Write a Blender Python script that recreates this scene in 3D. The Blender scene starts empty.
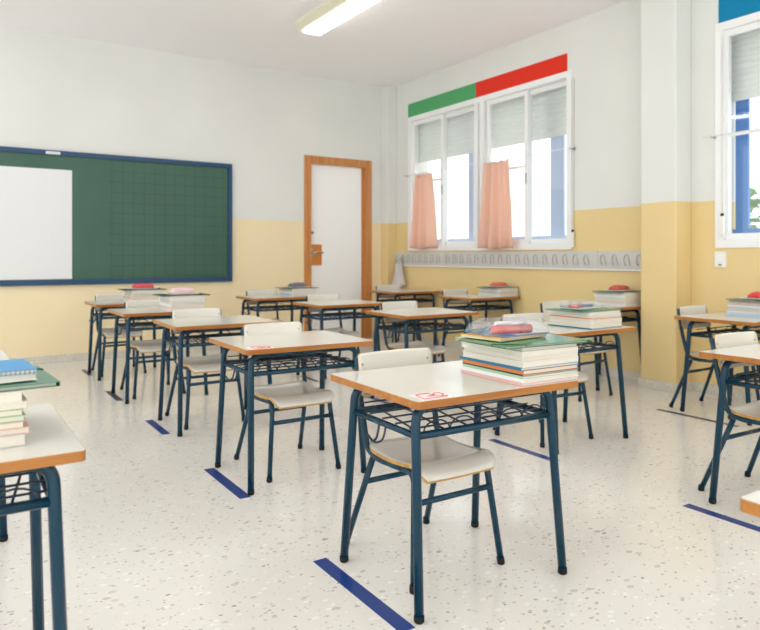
import bpy, bmesh, math, random
from mathutils import Vector, Matrix
C = bpy.context.scene.collection
random.seed(4)
PI = math.pi

# ------------------------------------------------------------------ materials
def srgb(r, g, b):
    f = lambda c: (c/255/12.92) if c/255 <= .04045 else ((c/255+.055)/1.055)**2.4
    return (f(r), f(g), f(b), 1)

def mat(name, col, rough=.5, spec=.5, metal=0, noise=0, nscale=30, bump=0, bscale=200):
    m = bpy.data.materials.new(name); m.use_nodes = True
    nt = m.node_tree; b = nt.nodes['Principled BSDF']
    b.inputs['Roughness'].default_value = rough
    b.inputs['Specular IOR Level'].default_value = spec
    b.inputs['Metallic'].default_value = metal
    tc = nt.nodes.new('ShaderNodeTexCoord')
    n = nt.nodes.new('ShaderNodeTexNoise'); n.inputs['Scale'].default_value = nscale
    nt.links.new(tc.outputs['Object'], n.inputs['Vector'])
    mx = nt.nodes.new('ShaderNodeMix'); mx.data_type = 'RGBA'
    k = noise if noise else .02
    mx.inputs['A'].default_value = col
    mx.inputs['B'].default_value = (col[0]*(1-k), col[1]*(1-k), col[2]*(1-k), 1)
    nt.links.new(n.outputs['Fac'], mx.inputs['Factor'])
    nt.links.new(mx.outputs['Result'], b.inputs['Base Color'])
    if bump:
        n2 = nt.nodes.new('ShaderNodeTexNoise'); n2.inputs['Scale'].default_value = bscale
        nt.links.new(tc.outputs['Object'], n2.inputs['Vector'])
        bp = nt.nodes.new('ShaderNodeBump'); bp.inputs['Strength'].default_value = bump
        bp.inputs['Distance'].default_value = .002
        nt.links.new(n2.outputs['Fac'], bp.inputs['Height'])
        nt.links.new(bp.outputs['Normal'], b.inputs['Normal'])
    return m

WHITEP = srgb(228, 228, 222)
YELP_LIT = srgb(244, 225, 184)  # board wall's warm glow is lightened into its yellow paint colour
def wall_mat(name, yel=YELP_LIT):
    m = bpy.data.materials.new(name); m.use_nodes = True
    nt = m.node_tree; b = nt.nodes['Principled BSDF']
    g = nt.nodes.new('ShaderNodeNewGeometry'); s = nt.nodes.new('ShaderNodeSeparateXYZ')
    nt.links.new(g.outputs['Position'], s.inputs[0])
    gt = nt.nodes.new('ShaderNodeMath'); gt.operation = 'GREATER_THAN'; gt.inputs[1].default_value = 1.365
    nt.links.new(s.outputs['Z'], gt.inputs[0])
    n = nt.nodes.new('ShaderNodeTexNoise'); n.inputs['Scale'].default_value = 1.6; n.inputs['Detail'].default_value = 5
    nt.links.new(g.outputs['Position'], n.inputs['Vector'])
    mx = nt.nodes.new('ShaderNodeMix'); mx.data_type = 'RGBA'
    mx.inputs['A'].default_value = yel; mx.inputs['B'].default_value = WHITEP
    nt.links.new(gt.outputs[0], mx.inputs['Factor'])
    m2 = nt.nodes.new('ShaderNodeMix'); m2.data_type = 'RGBA'; m2.blend_type = 'MULTIPLY'
    r = nt.nodes.new('ShaderNodeMapRange'); r.inputs['From Min'].default_value = .3; r.inputs['From Max'].default_value = .7
    r.inputs['To Min'].default_value = .95; r.inputs['To Max'].default_value = 1
    nt.links.new(n.outputs['Fac'], r.inputs['Value'])
    cc = nt.nodes.new('ShaderNodeCombineColor')
    for i in range(3): nt.links.new(r.outputs['Result'], cc.inputs[i])
    m2.inputs['Factor'].default_value = 1
    nt.links.new(mx.outputs['Result'], m2.inputs['A']); nt.links.new(cc.outputs[0], m2.inputs['B'])
    nt.links.new(m2.outputs['Result'], b.inputs['Base Color'])
    b.inputs['Roughness'].default_value = .42; b.inputs['Specular IOR Level'].default_value = .35
    n2 = nt.nodes.new('ShaderNodeTexNoise'); n2.inputs['Scale'].default_value = 60
    nt.links.new(g.outputs['Position'], n2.inputs['Vector'])
    bp = nt.nodes.new('ShaderNodeBump'); bp.inputs['Strength'].default_value = .12; bp.inputs['Distance'].default_value = .004
    nt.links.new(n2.outputs['Fac'], bp.inputs['Height']); nt.links.new(bp.outputs['Normal'], b.inputs['Normal'])
    return m

def terrazzo(name, base, chips, scale, thresh, rough, veins=.06):
    """cast stone with scattered angular chips"""
    m = bpy.data.materials.new(name); m.use_nodes = True
    nt = m.node_tree; b = nt.nodes['Principled BSDF']; L = nt.links.new
    g = nt.nodes.new('ShaderNodeNewGeometry')
    col = None
    n = nt.nodes.new('ShaderNodeTexNoise'); n.inputs['Scale'].default_value = 9; n.inputs['Detail'].default_value = 6
    L(g.outputs['Position'], n.inputs['Vector'])
    mx = nt.nodes.new('ShaderNodeMix'); mx.data_type = 'RGBA'
    mx.inputs['A'].default_value = base
    mx.inputs['B'].default_value = tuple(c*(1-veins) for c in base[:3]) + (1,)
    L(n.outputs['Fac'], mx.inputs['Factor']); col = mx.outputs['Result']
    for k, (cc, dens, sc) in enumerate(chips):
        mp = nt.nodes.new('ShaderNodeMapping'); mp.inputs['Location'].default_value = (k*3.7, k*1.9, k*.7)
        mp.inputs['Rotation'].default_value = (0, 0, k*1.1)
        mp.inputs['Scale'].default_value = (1, 1.5, 1)
        L(g.outputs['Position'], mp.inputs['Vector'])
        nd = nt.nodes.new('ShaderNodeTexNoise'); nd.inputs['Scale'].default_value = scale*sc*1.4
        L(g.outputs['Position'], nd.inputs['Vector'])
        ad = nt.nodes.new('ShaderNodeVectorMath'); ad.operation = 'MULTIPLY_ADD'
        L(nd.outputs['Color'], ad.inputs[0]); ad.inputs[1].default_value = (.012/sc,)*3
        L(mp.outputs['Vector'], ad.inputs[2])
        v = nt.nodes.new('ShaderNodeTexVoronoi'); v.inputs['Scale'].default_value = scale*sc
        L(ad.outputs[0], v.inputs['Vector'])
        sp = nt.nodes.new('ShaderNodeSeparateColor'); L(v.outputs['Color'], sp.inputs[0])
        lt = nt.nodes.new('ShaderNodeMath'); lt.operation = 'LESS_THAN'; lt.inputs[1].default_value = dens
        L(sp.outputs[0], lt.inputs[0])
        th = nt.nodes.new('ShaderNodeMath'); th.operation = 'MULTIPLY_ADD'
        L(sp.outputs[1], th.inputs[0]); th.inputs[1].default_value = .25; th.inputs[2].default_value = thresh
        l2 = nt.nodes.new('ShaderNodeMath'); l2.operation = 'LESS_THAN'
        L(v.outputs['Distance'], l2.inputs[0]); L(th.outputs[0], l2.inputs[1])
        mu = nt.nodes.new('ShaderNodeMath'); mu.operation = 'MULTIPLY'
        L(lt.outputs[0], mu.inputs[0]); L(l2.outputs[0], mu.inputs[1])
        m3 = nt.nodes.new('ShaderNodeMath'); m3.operation = 'MULTIPLY'
        a = nt.nodes.new('ShaderNodeMath'); a.operation = 'MULTIPLY_ADD'
        L(sp.outputs[2], a.inputs[0]); a.inputs[1].default_value = .6; a.inputs[2].default_value = .35
        L(mu.outputs[0], m3.inputs[0]); L(a.outputs[0], m3.inputs[1])
        mm = nt.nodes.new('ShaderNodeMix'); mm.data_type = 'RGBA'
        L(m3.outputs[0], mm.inputs['Factor']); L(col, mm.inputs['A']); mm.inputs['B'].default_value = cc
        col = mm.outputs['Result']
    L(col, b.inputs['Base Color'])
    b.inputs['Roughness'].default_value = rough
    b.inputs['Specular IOR Level'].default_value = .5
    return m

def grid_board_mat():
    m = bpy.data.materials.new('ruled_green_board'); m.use_nodes = True
    nt = m.node_tree; b = nt.nodes['Principled BSDF']; L = nt.links.new
    g = nt.nodes.new('ShaderNodeNewGeometry'); s = nt.nodes.new('ShaderNodeSeparateXYZ'); L(g.outputs['Position'], s.inputs[0])
    def line(out, off):
        a = nt.nodes.new('ShaderNodeMath'); a.operation = 'ADD'; a.inputs[1].default_value = off; L(out, a.inputs[0])
        d = nt.nodes.new('ShaderNodeMath'); d.operation = 'PINGPONG'; d.inputs[1].default_value = .05; L(a.outputs[0], d.inputs[0])
        t = nt.nodes.new('ShaderNodeMath'); t.operation = 'LESS_THAN'; t.inputs[1].default_value = .0022; L(d.outputs[0], t.inputs[0])
        return t.outputs[0]
    mx = nt.nodes.new('ShaderNodeMath'); mx.operation = 'MAXIMUM'
    L(line(s.outputs['X'], .03), mx.inputs[0]); L(line(s.outputs['Z'], .02), mx.inputs[1])
    gt = nt.nodes.new('ShaderNodeMath'); gt.operation = 'GREATER_THAN'; gt.inputs[1].default_value = 1.335; L(s.outputs['X'], gt.inputs[0])
    mu = nt.nodes.new('ShaderNodeMath'); mu.operation = 'MULTIPLY'; L(mx.outputs[0], mu.inputs[0]); L(gt.outputs[0], mu.inputs[1])
    n = nt.nodes.new('ShaderNodeTexNoise'); n.inputs['Scale'].default_value = 2.5; n.inputs['Detail'].default_value = 6
    mp = nt.nodes.new('ShaderNodeMapping'); mp.inputs['Scale'].default_value = (1, 1, .6); L(g.outputs['Position'], mp.inputs[0]); L(mp.outputs[0], n.inputs['Vector'])
    base = nt.nodes.new('ShaderNodeMix'); base.data_type = 'RGBA'
    base.inputs['A'].default_value = srgb(38, 80, 62); base.inputs['B'].default_value = srgb(60, 100, 80)
    L(n.outputs['Fac'], base.inputs['Factor'])
    c = nt.nodes.new('ShaderNodeMix'); c.data_type = 'RGBA'
    L(mu.outputs[0], c.inputs['Factor']); L(base.outputs['Result'], c.inputs['A']); c.inputs['B'].default_value = srgb(30, 66, 52)
    L(c.outputs['Result'], b.inputs['Base Color']); b.inputs['Roughness'].default_value = .38
    return m

def clear_mat(name, tint, gloss=.08, rough=.05, body=0, bodycol=(1, 1, 1, 1)):
    m = bpy.data.materials.new(name); m.use_nodes = True
    nt = m.node_tree; nt.nodes.clear(); L = nt.links.new
    o = nt.nodes.new('ShaderNodeOutputMaterial')
    t = nt.nodes.new('ShaderNodeBsdfTransparent'); t.inputs[0].default_value = tint
    g = nt.nodes.new('ShaderNodeBsdfGlossy'); g.inputs['Roughness'].default_value = rough
    mx = nt.nodes.new('ShaderNodeMixShader'); mx.inputs[0].default_value = gloss
    L(t.outputs[0], mx.inputs[1]); L(g.outputs[0], mx.inputs[2]); out = mx.outputs[0]
    if body:
        d = nt.nodes.new('ShaderNodeBsdfDiffuse'); d.inputs[0].default_value = bodycol
        m2 = nt.nodes.new('ShaderNodeMixShader'); m2.inputs[0].default_value = body
        L(out, m2.inputs[1]); L(d.outputs[0], m2.inputs[2]); out = m2.outputs[0]
    L(out, o.inputs[0]); return m

def cloth_mat(name, col, trans=.4):
    m = bpy.data.materials.new(name); m.use_nodes = True
    nt = m.node_tree; nt.nodes.clear(); L = nt.links.new
    o = nt.nodes.new('ShaderNodeOutputMaterial')
    tc = nt.nodes.new('ShaderNodeTexCoord'); n = nt.nodes.new('ShaderNodeTexNoise'); n.inputs['Scale'].default_value = 40
    L(tc.outputs['Object'], n.inputs['Vector'])
    mx = nt.nodes.new('ShaderNodeMix'); mx.data_type = 'RGBA'; mx.inputs['A'].default_value = col
    mx.inputs['B'].default_value = tuple(c*.9 for c in col[:3])+(1,); L(n.outputs['Fac'], mx.inputs['Factor'])
    d = nt.nodes.new('ShaderNodeBsdfDiffuse'); t = nt.nodes.new('ShaderNodeBsdfTranslucent')
    L(mx.outputs['Result'], d.inputs[0]); L(mx.outputs['Result'], t.inputs[0])
    s = nt.nodes.new('ShaderNodeMixShader'); s.inputs[0].default_value = trans
    L(d.outputs[0], s.inputs[1]); L(t.outputs[0], s.inputs[2]); L(s.outputs[0], o.inputs[0]); return m

def emit_mat(name, col, st):
    m = bpy.data.materials.new(name); m.use_nodes = True
    nt = m.node_tree; b = nt.nodes['Principled BSDF']
    b.inputs['Base Color'].default_value = col; b.inputs['Emission Color'].default_value = col
    b.inputs['Emission Strength'].default_value = st; return m

def wood_mat(name, c1, c2, axis=2, rough=.35):
    m = bpy.data.materials.new(name); m.use_nodes = True
    nt = m.node_tree; b = nt.nodes['Principled BSDF']; L = nt.links.new
    tc = nt.nodes.new('ShaderNodeTexCoord'); mp = nt.nodes.new('ShaderNodeMapping')
    sc = [30, 30, 30]; sc[axis] = 1.5; mp.inputs['Scale'].default_value = sc
    L(tc.outputs['Object'], mp.inputs[0])
    n = nt.nodes.new('ShaderNodeTexNoise'); n.inputs['Scale'].default_value = 1.2; n.inputs['Detail'].default_value = 6; n.inputs['Distortion'].default_value = .6
    L(mp.outputs[0], n.inputs['Vector'])
    mx = nt.nodes.new('ShaderNodeMix'); mx.data_type = 'RGBA'; mx.inputs['A'].default_value = c1; mx.inputs['B'].default_value = c2
    r = nt.nodes.new('ShaderNodeMapRange'); r.inputs['From Min'].default_value = .35; r.inputs['From Max'].default_value = .65; L(n.outputs['Fac'], r.inputs['Value'])
    L(r.outputs['Result'], mx.inputs['Factor']); L(mx.outputs['Result'], b.inputs['Base Color']); b.inputs['Roughness'].default_value = rough
    return m

M = {}
M['wall'] = wall_mat('painted_wall')
M['wallr'] = wall_mat('painted_window_wall', srgb(232, 206, 148))  # same yellow paint, without the glow put into the board wall's colour
M['ceil'] = mat('ceiling_paint', srgb(250, 247, 249), .8, .2, noise=.02, nscale=3)
M['floor'] = terrazzo('terrazzo_floor', srgb(234, 230, 221), [
    (srgb(150, 142, 128), .13, 1.0), (srgb(196, 184, 164), .28, 1.35), (srgb(250, 248, 242), .35, .8), (srgb(120, 114, 104), .06, 1.7), (srgb(172, 164, 150), .14, .62)], 42, .12, .15)
M['skirt'] = terrazzo('terrazzo_skirting', srgb(214, 207, 192), [
    (srgb(150, 142, 124), .4, 1.0), (srgb(236, 232, 224), .4, .8)], 60, .2, .35)
M['lam'] = mat('white_laminate', srgb(220, 216, 203), .22, .5, noise=.03, nscale=4)
M['edge'] = wood_mat('varnished_wood_edge', srgb(178, 116, 46), srgb(156, 94, 30), 0, .35)
M['ply'] = wood_mat('plywood_edge', srgb(206, 160, 84), srgb(180, 132, 60), 0, .5)
M['blue'] = mat('teal_blue_enamel', srgb(7, 56, 76), .25, .35, noise=.08)
M['wire'] = mat('dark_blue_wire', srgb(18, 40, 60), .35, .5)
M['rub'] = mat('black_rubber', srgb(18, 20, 24), .6, .3)
M['screw'] = mat('zinc_screw', srgb(150, 150, 150), .3, .5, .9)
M['tape'] = mat('blue_floor_tape', srgb(14, 56, 132), .3, .5, noise=.15, nscale=12)
M['tapeold'] = mat('worn_navy_tape', srgb(62, 62, 84), .4, .4, noise=.3, nscale=14)
M['board'] = grid_board_mat()
M['bframe'] = mat('blue_board_frame', srgb(12, 64, 100), .3, .5)
M['sheet'] = mat('matte_white_sheet', srgb(228, 228, 226), .5, .3)
M['wood'] = wood_mat('honey_door_wood', srgb(206, 142, 82), srgb(186, 118, 56), 2)
M['doorw'] = mat('white_door_paint', srgb(247, 246, 243), .4, .4)
M['plate'] = mat('orange_wood_plate', srgb(214, 132, 56), .4, .4, noise=.1)
M['chrome'] = mat('brushed_metal', srgb(190, 188, 184), .25, .5, .9)
M['alu'] = mat('white_window_frame', srgb(240, 240, 238), .3, .5)
M['shut'] = cloth_mat('grey_white_shutter', srgb(246, 246, 242), .42)
M['glass'] = clear_mat('window_glass', (.96, .98, .98, 1), .06, .02)
M['grill'] = mat('blue_grille_paint', srgb(30, 116, 196), .4, .3)
M['grill_glare'] = mat('glare_paled_grille_paint', srgb(200, 210, 238), .5, .3)  # blue grille paint with the outdoor glare lightened into its colour
M['curt'] = cloth_mat('salmon_curtain', srgb(250, 222, 206), .55)
M['rail'] = mat('grey_rail_board', srgb(206, 204, 198), .45, .4, noise=.05)
M['hook'] = mat('grey_wire_hook', srgb(176, 174, 166), .4, .4, .2)
M['green'] = mat('green_card', srgb(84, 164, 106), .6, .2)
M['red'] = mat('red_card', srgb(226, 52, 32), .6, .2)
M['bluec'] = mat('azure_card', srgb(10, 128, 172), .6, .2)
M['lampb'] = mat('cream_lamp_body', srgb(226, 222, 196), .4, .4)
M['lampe'] = emit_mat('lit_diffuser', (.97, .985, 1, 1), 7)
M['bag'] = cloth_mat('thin_white_plastic', srgb(240, 236, 236), .35)
M['bagp'] = cloth_mat('pink_print_plastic', srgb(236, 190, 190), .35)
M['page'] = mat('white_paper_block', srgb(224, 216, 201), .7, .2, noise=.06, nscale=120)
M['clear'] = clear_mat('clear_plastic', (.99, .99, .99, 1), .12, .2, .12, srgb(236, 238, 240))
M['label'] = mat('paper_label', srgb(244, 226, 222), .5, .3)
M['redink'] = mat('red_ink', srgb(226, 96, 100), .5, .3)
M['leaf'] = mat('leaf_green', srgb(110, 150, 80), .5, .3, noise=.3, nscale=3)
M['bark'] = mat('bark_brown', srgb(120, 96, 74), .8, .2, noise=.3)
M['plast'] = mat('white_switch_plastic', srgb(238, 236, 228), .3, .5)
_cc = {}
def cmat(rgb, rough=.45):
    k = (tuple(rgb), rough)
    if k not in _cc:
        _cc[k] = mat('cover_%d_%d_%d' % tuple(rgb), srgb(*rgb), rough, .4, noise=.06)
    return _cc[k]

# ------------------------------------------------------------------ mesh helpers
def link(name, bm, mats, parent=None, smooth=False, loc=None):
    me = bpy.data.meshes.new(name); bm.normal_update(); bm.to_mesh(me); bm.free()
    if not isinstance(mats, (list, tuple)): mats = [mats]
    for m in mats: me.materials.append(m)
    if smooth:
        for p in me.polygons: p.use_smooth = True
    o = bpy.data.objects.new(name, me); C.objects.link(o)
    if parent: o.parent = parent
    if loc: o.location = loc
    return o
def struct(name, bm, mats, smooth=False):
    o = link(name, bm, mats, smooth=smooth); o['kind'] = 'structure'; return o
def tag(o, label, cat, group=None):
    o['label'] = label; o['category'] = cat
    if group: o['group'] = group
    return o
def empty(name, loc=(0, 0, 0), rz=0):
    o = bpy.data.objects.new(name, None); C.objects.link(o); o.empty_display_size = .05
    o.location = loc; o.rotation_euler = (0, 0, rz); return o
def copy_tree(o, parent=None):
    c = o.copy(); C.objects.link(c)
    if parent: c.parent = parent
    for ch in list(o.children): copy_tree(ch, c)
    return c

def box(bm, x0, x1, y0, y1, z0, z1, mi=0, bev=0, mtx=None):
    b = bmesh.new() if bev else bm
    vs = [b.verts.new(v) for v in ((x0,y0,z0),(x1,y0,z0),(x1,y1,z0),(x0,y1,z0),(x0,y0,z1),(x1,y0,z1),(x1,y1,z1),(x0,y1,z1))]
    fs = []
    for q in ((0,3,2,1),(4,5,6,7),(0,1,5,4),(1,2,6,5),(2,3,7,6),(3,0,4,7)):
        f = b.faces.new([vs[i] for i in q]); f.material_index = mi; fs.append(f)
    if bev:
        bmesh.ops.bevel(b, geom=b.edges[:], offset=bev, segments=2, affect='EDGES', profile=.6)
        for f in b.faces: f.material_index = mi
        if mtx: bmesh.ops.transform(b, matrix=mtx, verts=b.verts)
        merge(bm, b)
    elif mtx: bmesh.ops.transform(b, matrix=mtx, verts=vs)
    return bm
def merge(bm, b):
    me = bpy.data.meshes.new('t'); b.to_mesh(me); b.free(); bm.from_mesh(me); bpy.data.meshes.remove(me)

def round_path(pts, rad, seg=5):
    out = [Vector(pts[0])]
    for i in range(1, len(pts)-1):
        p, a, b = Vector(pts[i]), Vector(pts[i-1]), Vector(pts[i+1])
        r = rad[i] if isinstance(rad, (list, tuple)) else rad
        if r <= 0: out.append(p); continue
        d1, d2 = (a-p), (b-p); r1 = min(r, d1.length*.48, d2.length*.48)
        s, e = p+d1.normalized()*r1, p+d2.normalized()*r1
        for k in range(seg+1):
            t = k/seg; out.append(s*(1-t)**2 + p*2*t*(1-t) + e*t*t)
    out.append(Vector(pts[-1])); return out
def tube(bm, pts, r, n=10, mi=0, cap=True):
    pts = [Vector(p) for p in pts]
    q = [pts[0]]
    for p in pts[1:]:
        if (p-q[-1]).length > 1e-5: q.append(p)
    pts = q
    T = []
    for i in range(len(pts)):
        a = pts[max(i-1, 0)]; b = pts[min(i+1, len(pts)-1)]; T.append((b-a).normalized())
    up = Vector((0, 0, 1)) if abs(T[0].z) < .9 else Vector((1, 0, 0))
    nrm = T[0].cross(up).normalized(); rings = []
    for i, p in enumerate(pts):
        if i: 
            nrm = (nrm - T[i]*nrm.dot(T[i])).normalized()
        bn = T[i].cross(nrm)
        rr = r[i] if isinstance(r, (list, tuple)) else r
        rings.append([bm.verts.new(p + (nrm*math.cos(2*PI*k/n) + bn*math.sin(2*PI*k/n))*rr) for k in range(n)])
    for i in range(len(rings)-1):
        for k in range(n):
            f = bm.faces.new((rings[i][k], rings[i][(k+1) % n], rings[i+1][(k+1) % n], rings[i+1][k])); f.material_index = mi; f.smooth = True
    if cap:
        f = bm.faces.new(rings[0][::-1]); f.material_index = mi
        f = bm.faces.new(rings[-1]); f.material_index = mi
    return bm
def T(pts, r, rad=0, n=10, seg=5):
    bm = bmesh.new(); return tube(bm, round_path(pts, rad, seg) if rad else pts, r, n)
def slab(bm, w, d, z0, z1, cr, mi_top=0, mi_side=1, seg=5, bev=.0015, cx=0, cy=0):
    """rounded-corner slab: top/bottom one material, edge another"""
    prof = [(z0, bev), (z0+bev, 0), (z1-bev, 0), (z1, bev)]
    rings = []
    for z, ins in prof:
        ring = []
        for (sx, sy, a0) in ((1, 1, 0), (-1, 1, 90), (-1, -1, 180), (1, -1, 270)):
            for k in range(seg+1):
                a = math.radians(a0 + 90*k/seg)
                ring.append(bm.verts.new((cx+sx*(w/2-cr)+math.cos(a)*(cr-ins), cy+sy*(d/2-cr)+math.sin(a)*(cr-ins), z)))
        rings.append(ring)
    n = len(rings[0])
    for i in range(3):
        for k in range(n):
            f = bm.faces.new((rings[i][k], rings[i][(k+1) % n], rings[i+1][(k+1) % n], rings[i+1][k])); f.material_index = mi_side
    f = bm.faces.new(rings[0][::-1]); f.material_index = mi_side
    f = bm.faces.new(rings[-1]); f.material_index = mi_top
    return bm

# ------------------------------------------------------------------ room (x along the board wall, y towards it)
XW, YF, H = 4.572, 6.803, 3.0
XL, YB = -3.2, -2.6
bm = bmesh.new(); box(bm, XL, XW+.3, YB, YF+.2, -.1, 0); struct('floor', bm, M['floor'])
bm = bmesh.new(); box(bm, XL, XW+.3, YB, YF+.2, H, H+.15); struct('ceiling', bm, M['ceil'])
# board wall, with the door opening cut out of it
DX0, DX1, DZ = 3.44, 4.275, 2.075
bm = bmesh.new()
box(bm, XL, DX0, YF, YF+.2, 0, H); box(bm, DX1, XW+.3, YF, YF+.2, 0, H); box(bm, DX0, DX1, YF, YF+.2, DZ, H)
struct('wall_front', bm, M['wall'])
# window wall with two openings
W1 = (3.985, 6.41, 1.03, 2.58); W2 = (.55, 2.695, 1.03, 2.60)
bm = bmesh.new(); xa, xb = XW, XW+.28
box(bm, xa, xb, YB, W2[0], 0, H); box(bm, xa, xb, W2[1], W1[0], 0, H); box(bm, xa, xb, W1[1], YF, 0, H)
for w in (W1, W2):
    box(bm, xa, xb, w[0], w[1], 0, w[2]); box(bm, xa, xb, w[0], w[1], w[3], H)
struct('wall_right', bm, M['wallr'])
bm = bmesh.new(); box(bm, 4.385, XW, 2.88, 3.172, 0, H, bev=.012); o = struct('wall_pillar', bm, M['wallr'])
bm = bmesh.new(); box(bm, 4.44, XW, 6.66, YF, 0, H, bev=.008); struct('wall_corner', bm, M['wallr'])
# skirting
bm = bmesh.new(); box(bm, XL, DX0-.03, YF-.014, YF, 0, .068, bev=.003); box(bm, DX1+.03, 4.44, YF-.014, YF, 0, .068, bev=.003)
struct('baseboard_front', bm, M['skirt'])
bm = bmesh.new()
box(bm, XW-.014, XW, 3.186, 6.66, 0, .068, bev=.003); box(bm, XW-.014, XW, YB, 2.866, 0, .068, bev=.003)
box(bm, 4.371, 4.385, 2.866, 3.186, 0, .068, bev=.003); box(bm, 4.385, XW, 2.866, 2.88, 0, .068, bev=.003); box(bm, 4.385, XW, 3.172, 3.186, 0, .068, bev=.003)
box(bm, 4.426, 4.44, 6.646, YF, 0, .068, bev=.003); box(bm, 4.44, XW, 6.646, 6.66, 0, .068, bev=.003)
struct('baseboard_right', bm, M['skirt'])

# door
d = empty('door_1', (3.85, YF, 0)); d['kind'] = 'structure'
def at(o, bm, dx, dy): bmesh.ops.translate(bm, verts=bm.verts, vec=(-dx, -dy, 0)); return bm
def dpart(name, bm, m): return link(name, at(None, bm, 3.85, YF), m, d)
bm = bmesh.new(); box(bm, 3.414, 3.50, YF-.018, YF+.10, 0, 2.02, bev=.003); box(bm, 4.215, 4.30, YF-.018, YF+.10, 0, 2.02, bev=.003)
box(bm, 3.414, 4.30, YF-.018, YF+.10, 2.015, 2.102, bev=.003); dpart('door_frame', bm, M['wood'])
bm = bmesh.new(); box(bm, 4.185, 4.215, YF+.02, YF+.10, 0, 2.015); box(bm, 3.49, 3.50, YF+.02, YF+.10, 0, 2.015); dpart('door_jamb', bm, M['wood'])
bm = bmesh.new(); box(bm, 3.502, 4.184, YF+.03, YF+.07, .008, 2.01, bev=.002); dpart('door_leaf', bm, M['doorw'])
bm = bmesh.new(); box(bm, 3.506, 3.652, YF+.024, YF+.03, .868, 1.105, bev=.001); pl = dpart('lock_plate', bm, M['plate'])
bm = tube(bmesh.new(), [(3.527, YF+.024, 1.012), (3.527, YF-.02, 1.012)], .011); tube(bm, round_path([(3.527, YF-.018, 1.012), (3.58, YF-.022, 1.014), (3.648, YF-.018, 1.012)], .02), .009)
box(bm, 3.512, 3.543, YF+.018, YF+.025, .96, 1.06, bev=.002)
dpart('door_handle', bm, M['chrome'])
bm = tube(bmesh.new(), [(3.525, YF+.03, 1.236), (3.525, YF+.012, 1.236)], .014, 14); dpart('lock_cylinder', bm, M['rub'])

# windows ------------------------------------------------------------
def window(idx, w, units, split_sash=True):
    y0, y1, z0, z1 = w; t = empty('window_%d' % idx, (XW, (y0+y1)/2, z0)); t['kind'] = 'structure'
    oy = (y0+y1)/2
    def P(name, bm, m, smooth=False):
        bmesh.ops.translate(bm, verts=bm.verts, vec=(-XW, -oy, -z0)); return link(name, bm, m, t, smooth)
    fr = bmesh.new()
    fx0, fx1 = XW-.012, XW+.10
    box(fr, fx0, fx1, y0, y1, z0, z0+.055, bev=.003); box(fr, fx0, fx1, y0, y1, z1-.055, z1, bev=.003)
    edges = [y0, y1]
    for (a, b) in units: edges += [a, b]
    for a in (y0, y1-.055): box(fr, fx0, fx1, a, a+.055, z0+.055, z1-.055)
    for k in range(len(units)-1):
        box(fr, fx0, fx1, units[k][1]-.02, units[k][1]+.035, z0+.055, z1-.055)
        box(fr, fx0, fx1, units[k+1][0]-.035, units[k+1][0]+.02, z0+.055, z1-.055)
        box(fr, fx0+.03, fx1, units[k][1]+.036, units[k+1][0]-.036, z0+.055, z1-.055)
    P('window_frame', fr, M['alu'])
    for (a, b) in units:
        a += .035; b -= .035; mid = (a+b)/2
        for (s0, s1, xx, bar) in ((mid-.025, b-.0005, XW+.02, True), (a+.0005, mid+.025, XW+.06, False)):
            sb = bmesh.new(); st = .042; h0, h1 = z0+.055, z1-.055
            box(sb, xx, xx+.03, s0, s0+st, h0+.045, h1-.045); box(sb, xx, xx+.03, s1-st, s1, h0+.045, h1-.045)
            box(sb, xx, xx+.03, s0, s1, h0+.0005, h0+.045); box(sb, xx, xx+.03, s0, s1, h1-.045, h1-.0005)
            if bar: box(sb, xx+.006, xx+.024, s0+st, s1-st, z0+.775, z0+.80, bev=.002)
            so = P('sash', sb, M['alu'])
            gb = bmesh.new(); box(gb, xx+.013, xx+.017, s0+st, s1-st, h0+.045, h1-.045)
            g = P('pane', gb, M['glass']); g.parent = so
            lb = bmesh.new(); box(lb, xx-.008, xx-.0002, s0+.012, s0+.026, z0+.62, z0+.72, bev=.002); q = P('sash_latch', lb, M['chrome']); q.parent = so
        # shutter curtain: rows of curved slats
        sh = bmesh.new(); zt = z1+.002; zb = z0+1.085 if idx == 1 else z0+1.09; ea = max(a-.075, y0+.002); eb = min(b+.075, y1-.002); n = int((zt-zb)/.042)+1
        x = XW+.15
        prof = []
        for k in range(n):
            zz = zb+k*.042
            prof += [(x, zz), (x-.007, zz+.008), (x-.010, zz+.021), (x-.007, zz+.034), (x, zz+.042)]
        for side, off in ((1, 0), (-1, .012)):
            vs = [(sh.verts.new((px+off, ea, min(pz, z1-.002))), sh.verts.new((px+off, eb, min(pz, z1-.002)))) for px, pz in prof]
            for i in range(len(vs)-1):
                q = (vs[i][0], vs[i][1], vs[i+1][1], vs[i+1][0])
                if (vs[i][0].co-vs[i+1][0].co).length > 1e-6: sh.faces.new(q if side > 0 else q[::-1])
        box(sh, x-.008, x+.012, ea, eb, zb-.05, zb, bev=.003)
        P('roller_shutter', sh, M['shut'])
    # outside sill
    sb = bmesh.new(); box(sb, XW+.10, XW+.33, y0, y1, z0-.03, z0+.005, bev=.004); P('window_sill', sb, M['alu'])
    return t
window(1, W1, [(3.985, 5.13), (5.23, 6.41)])
window(2, W2, [(.55, 1.60), (1.645, 2.695)])

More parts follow.
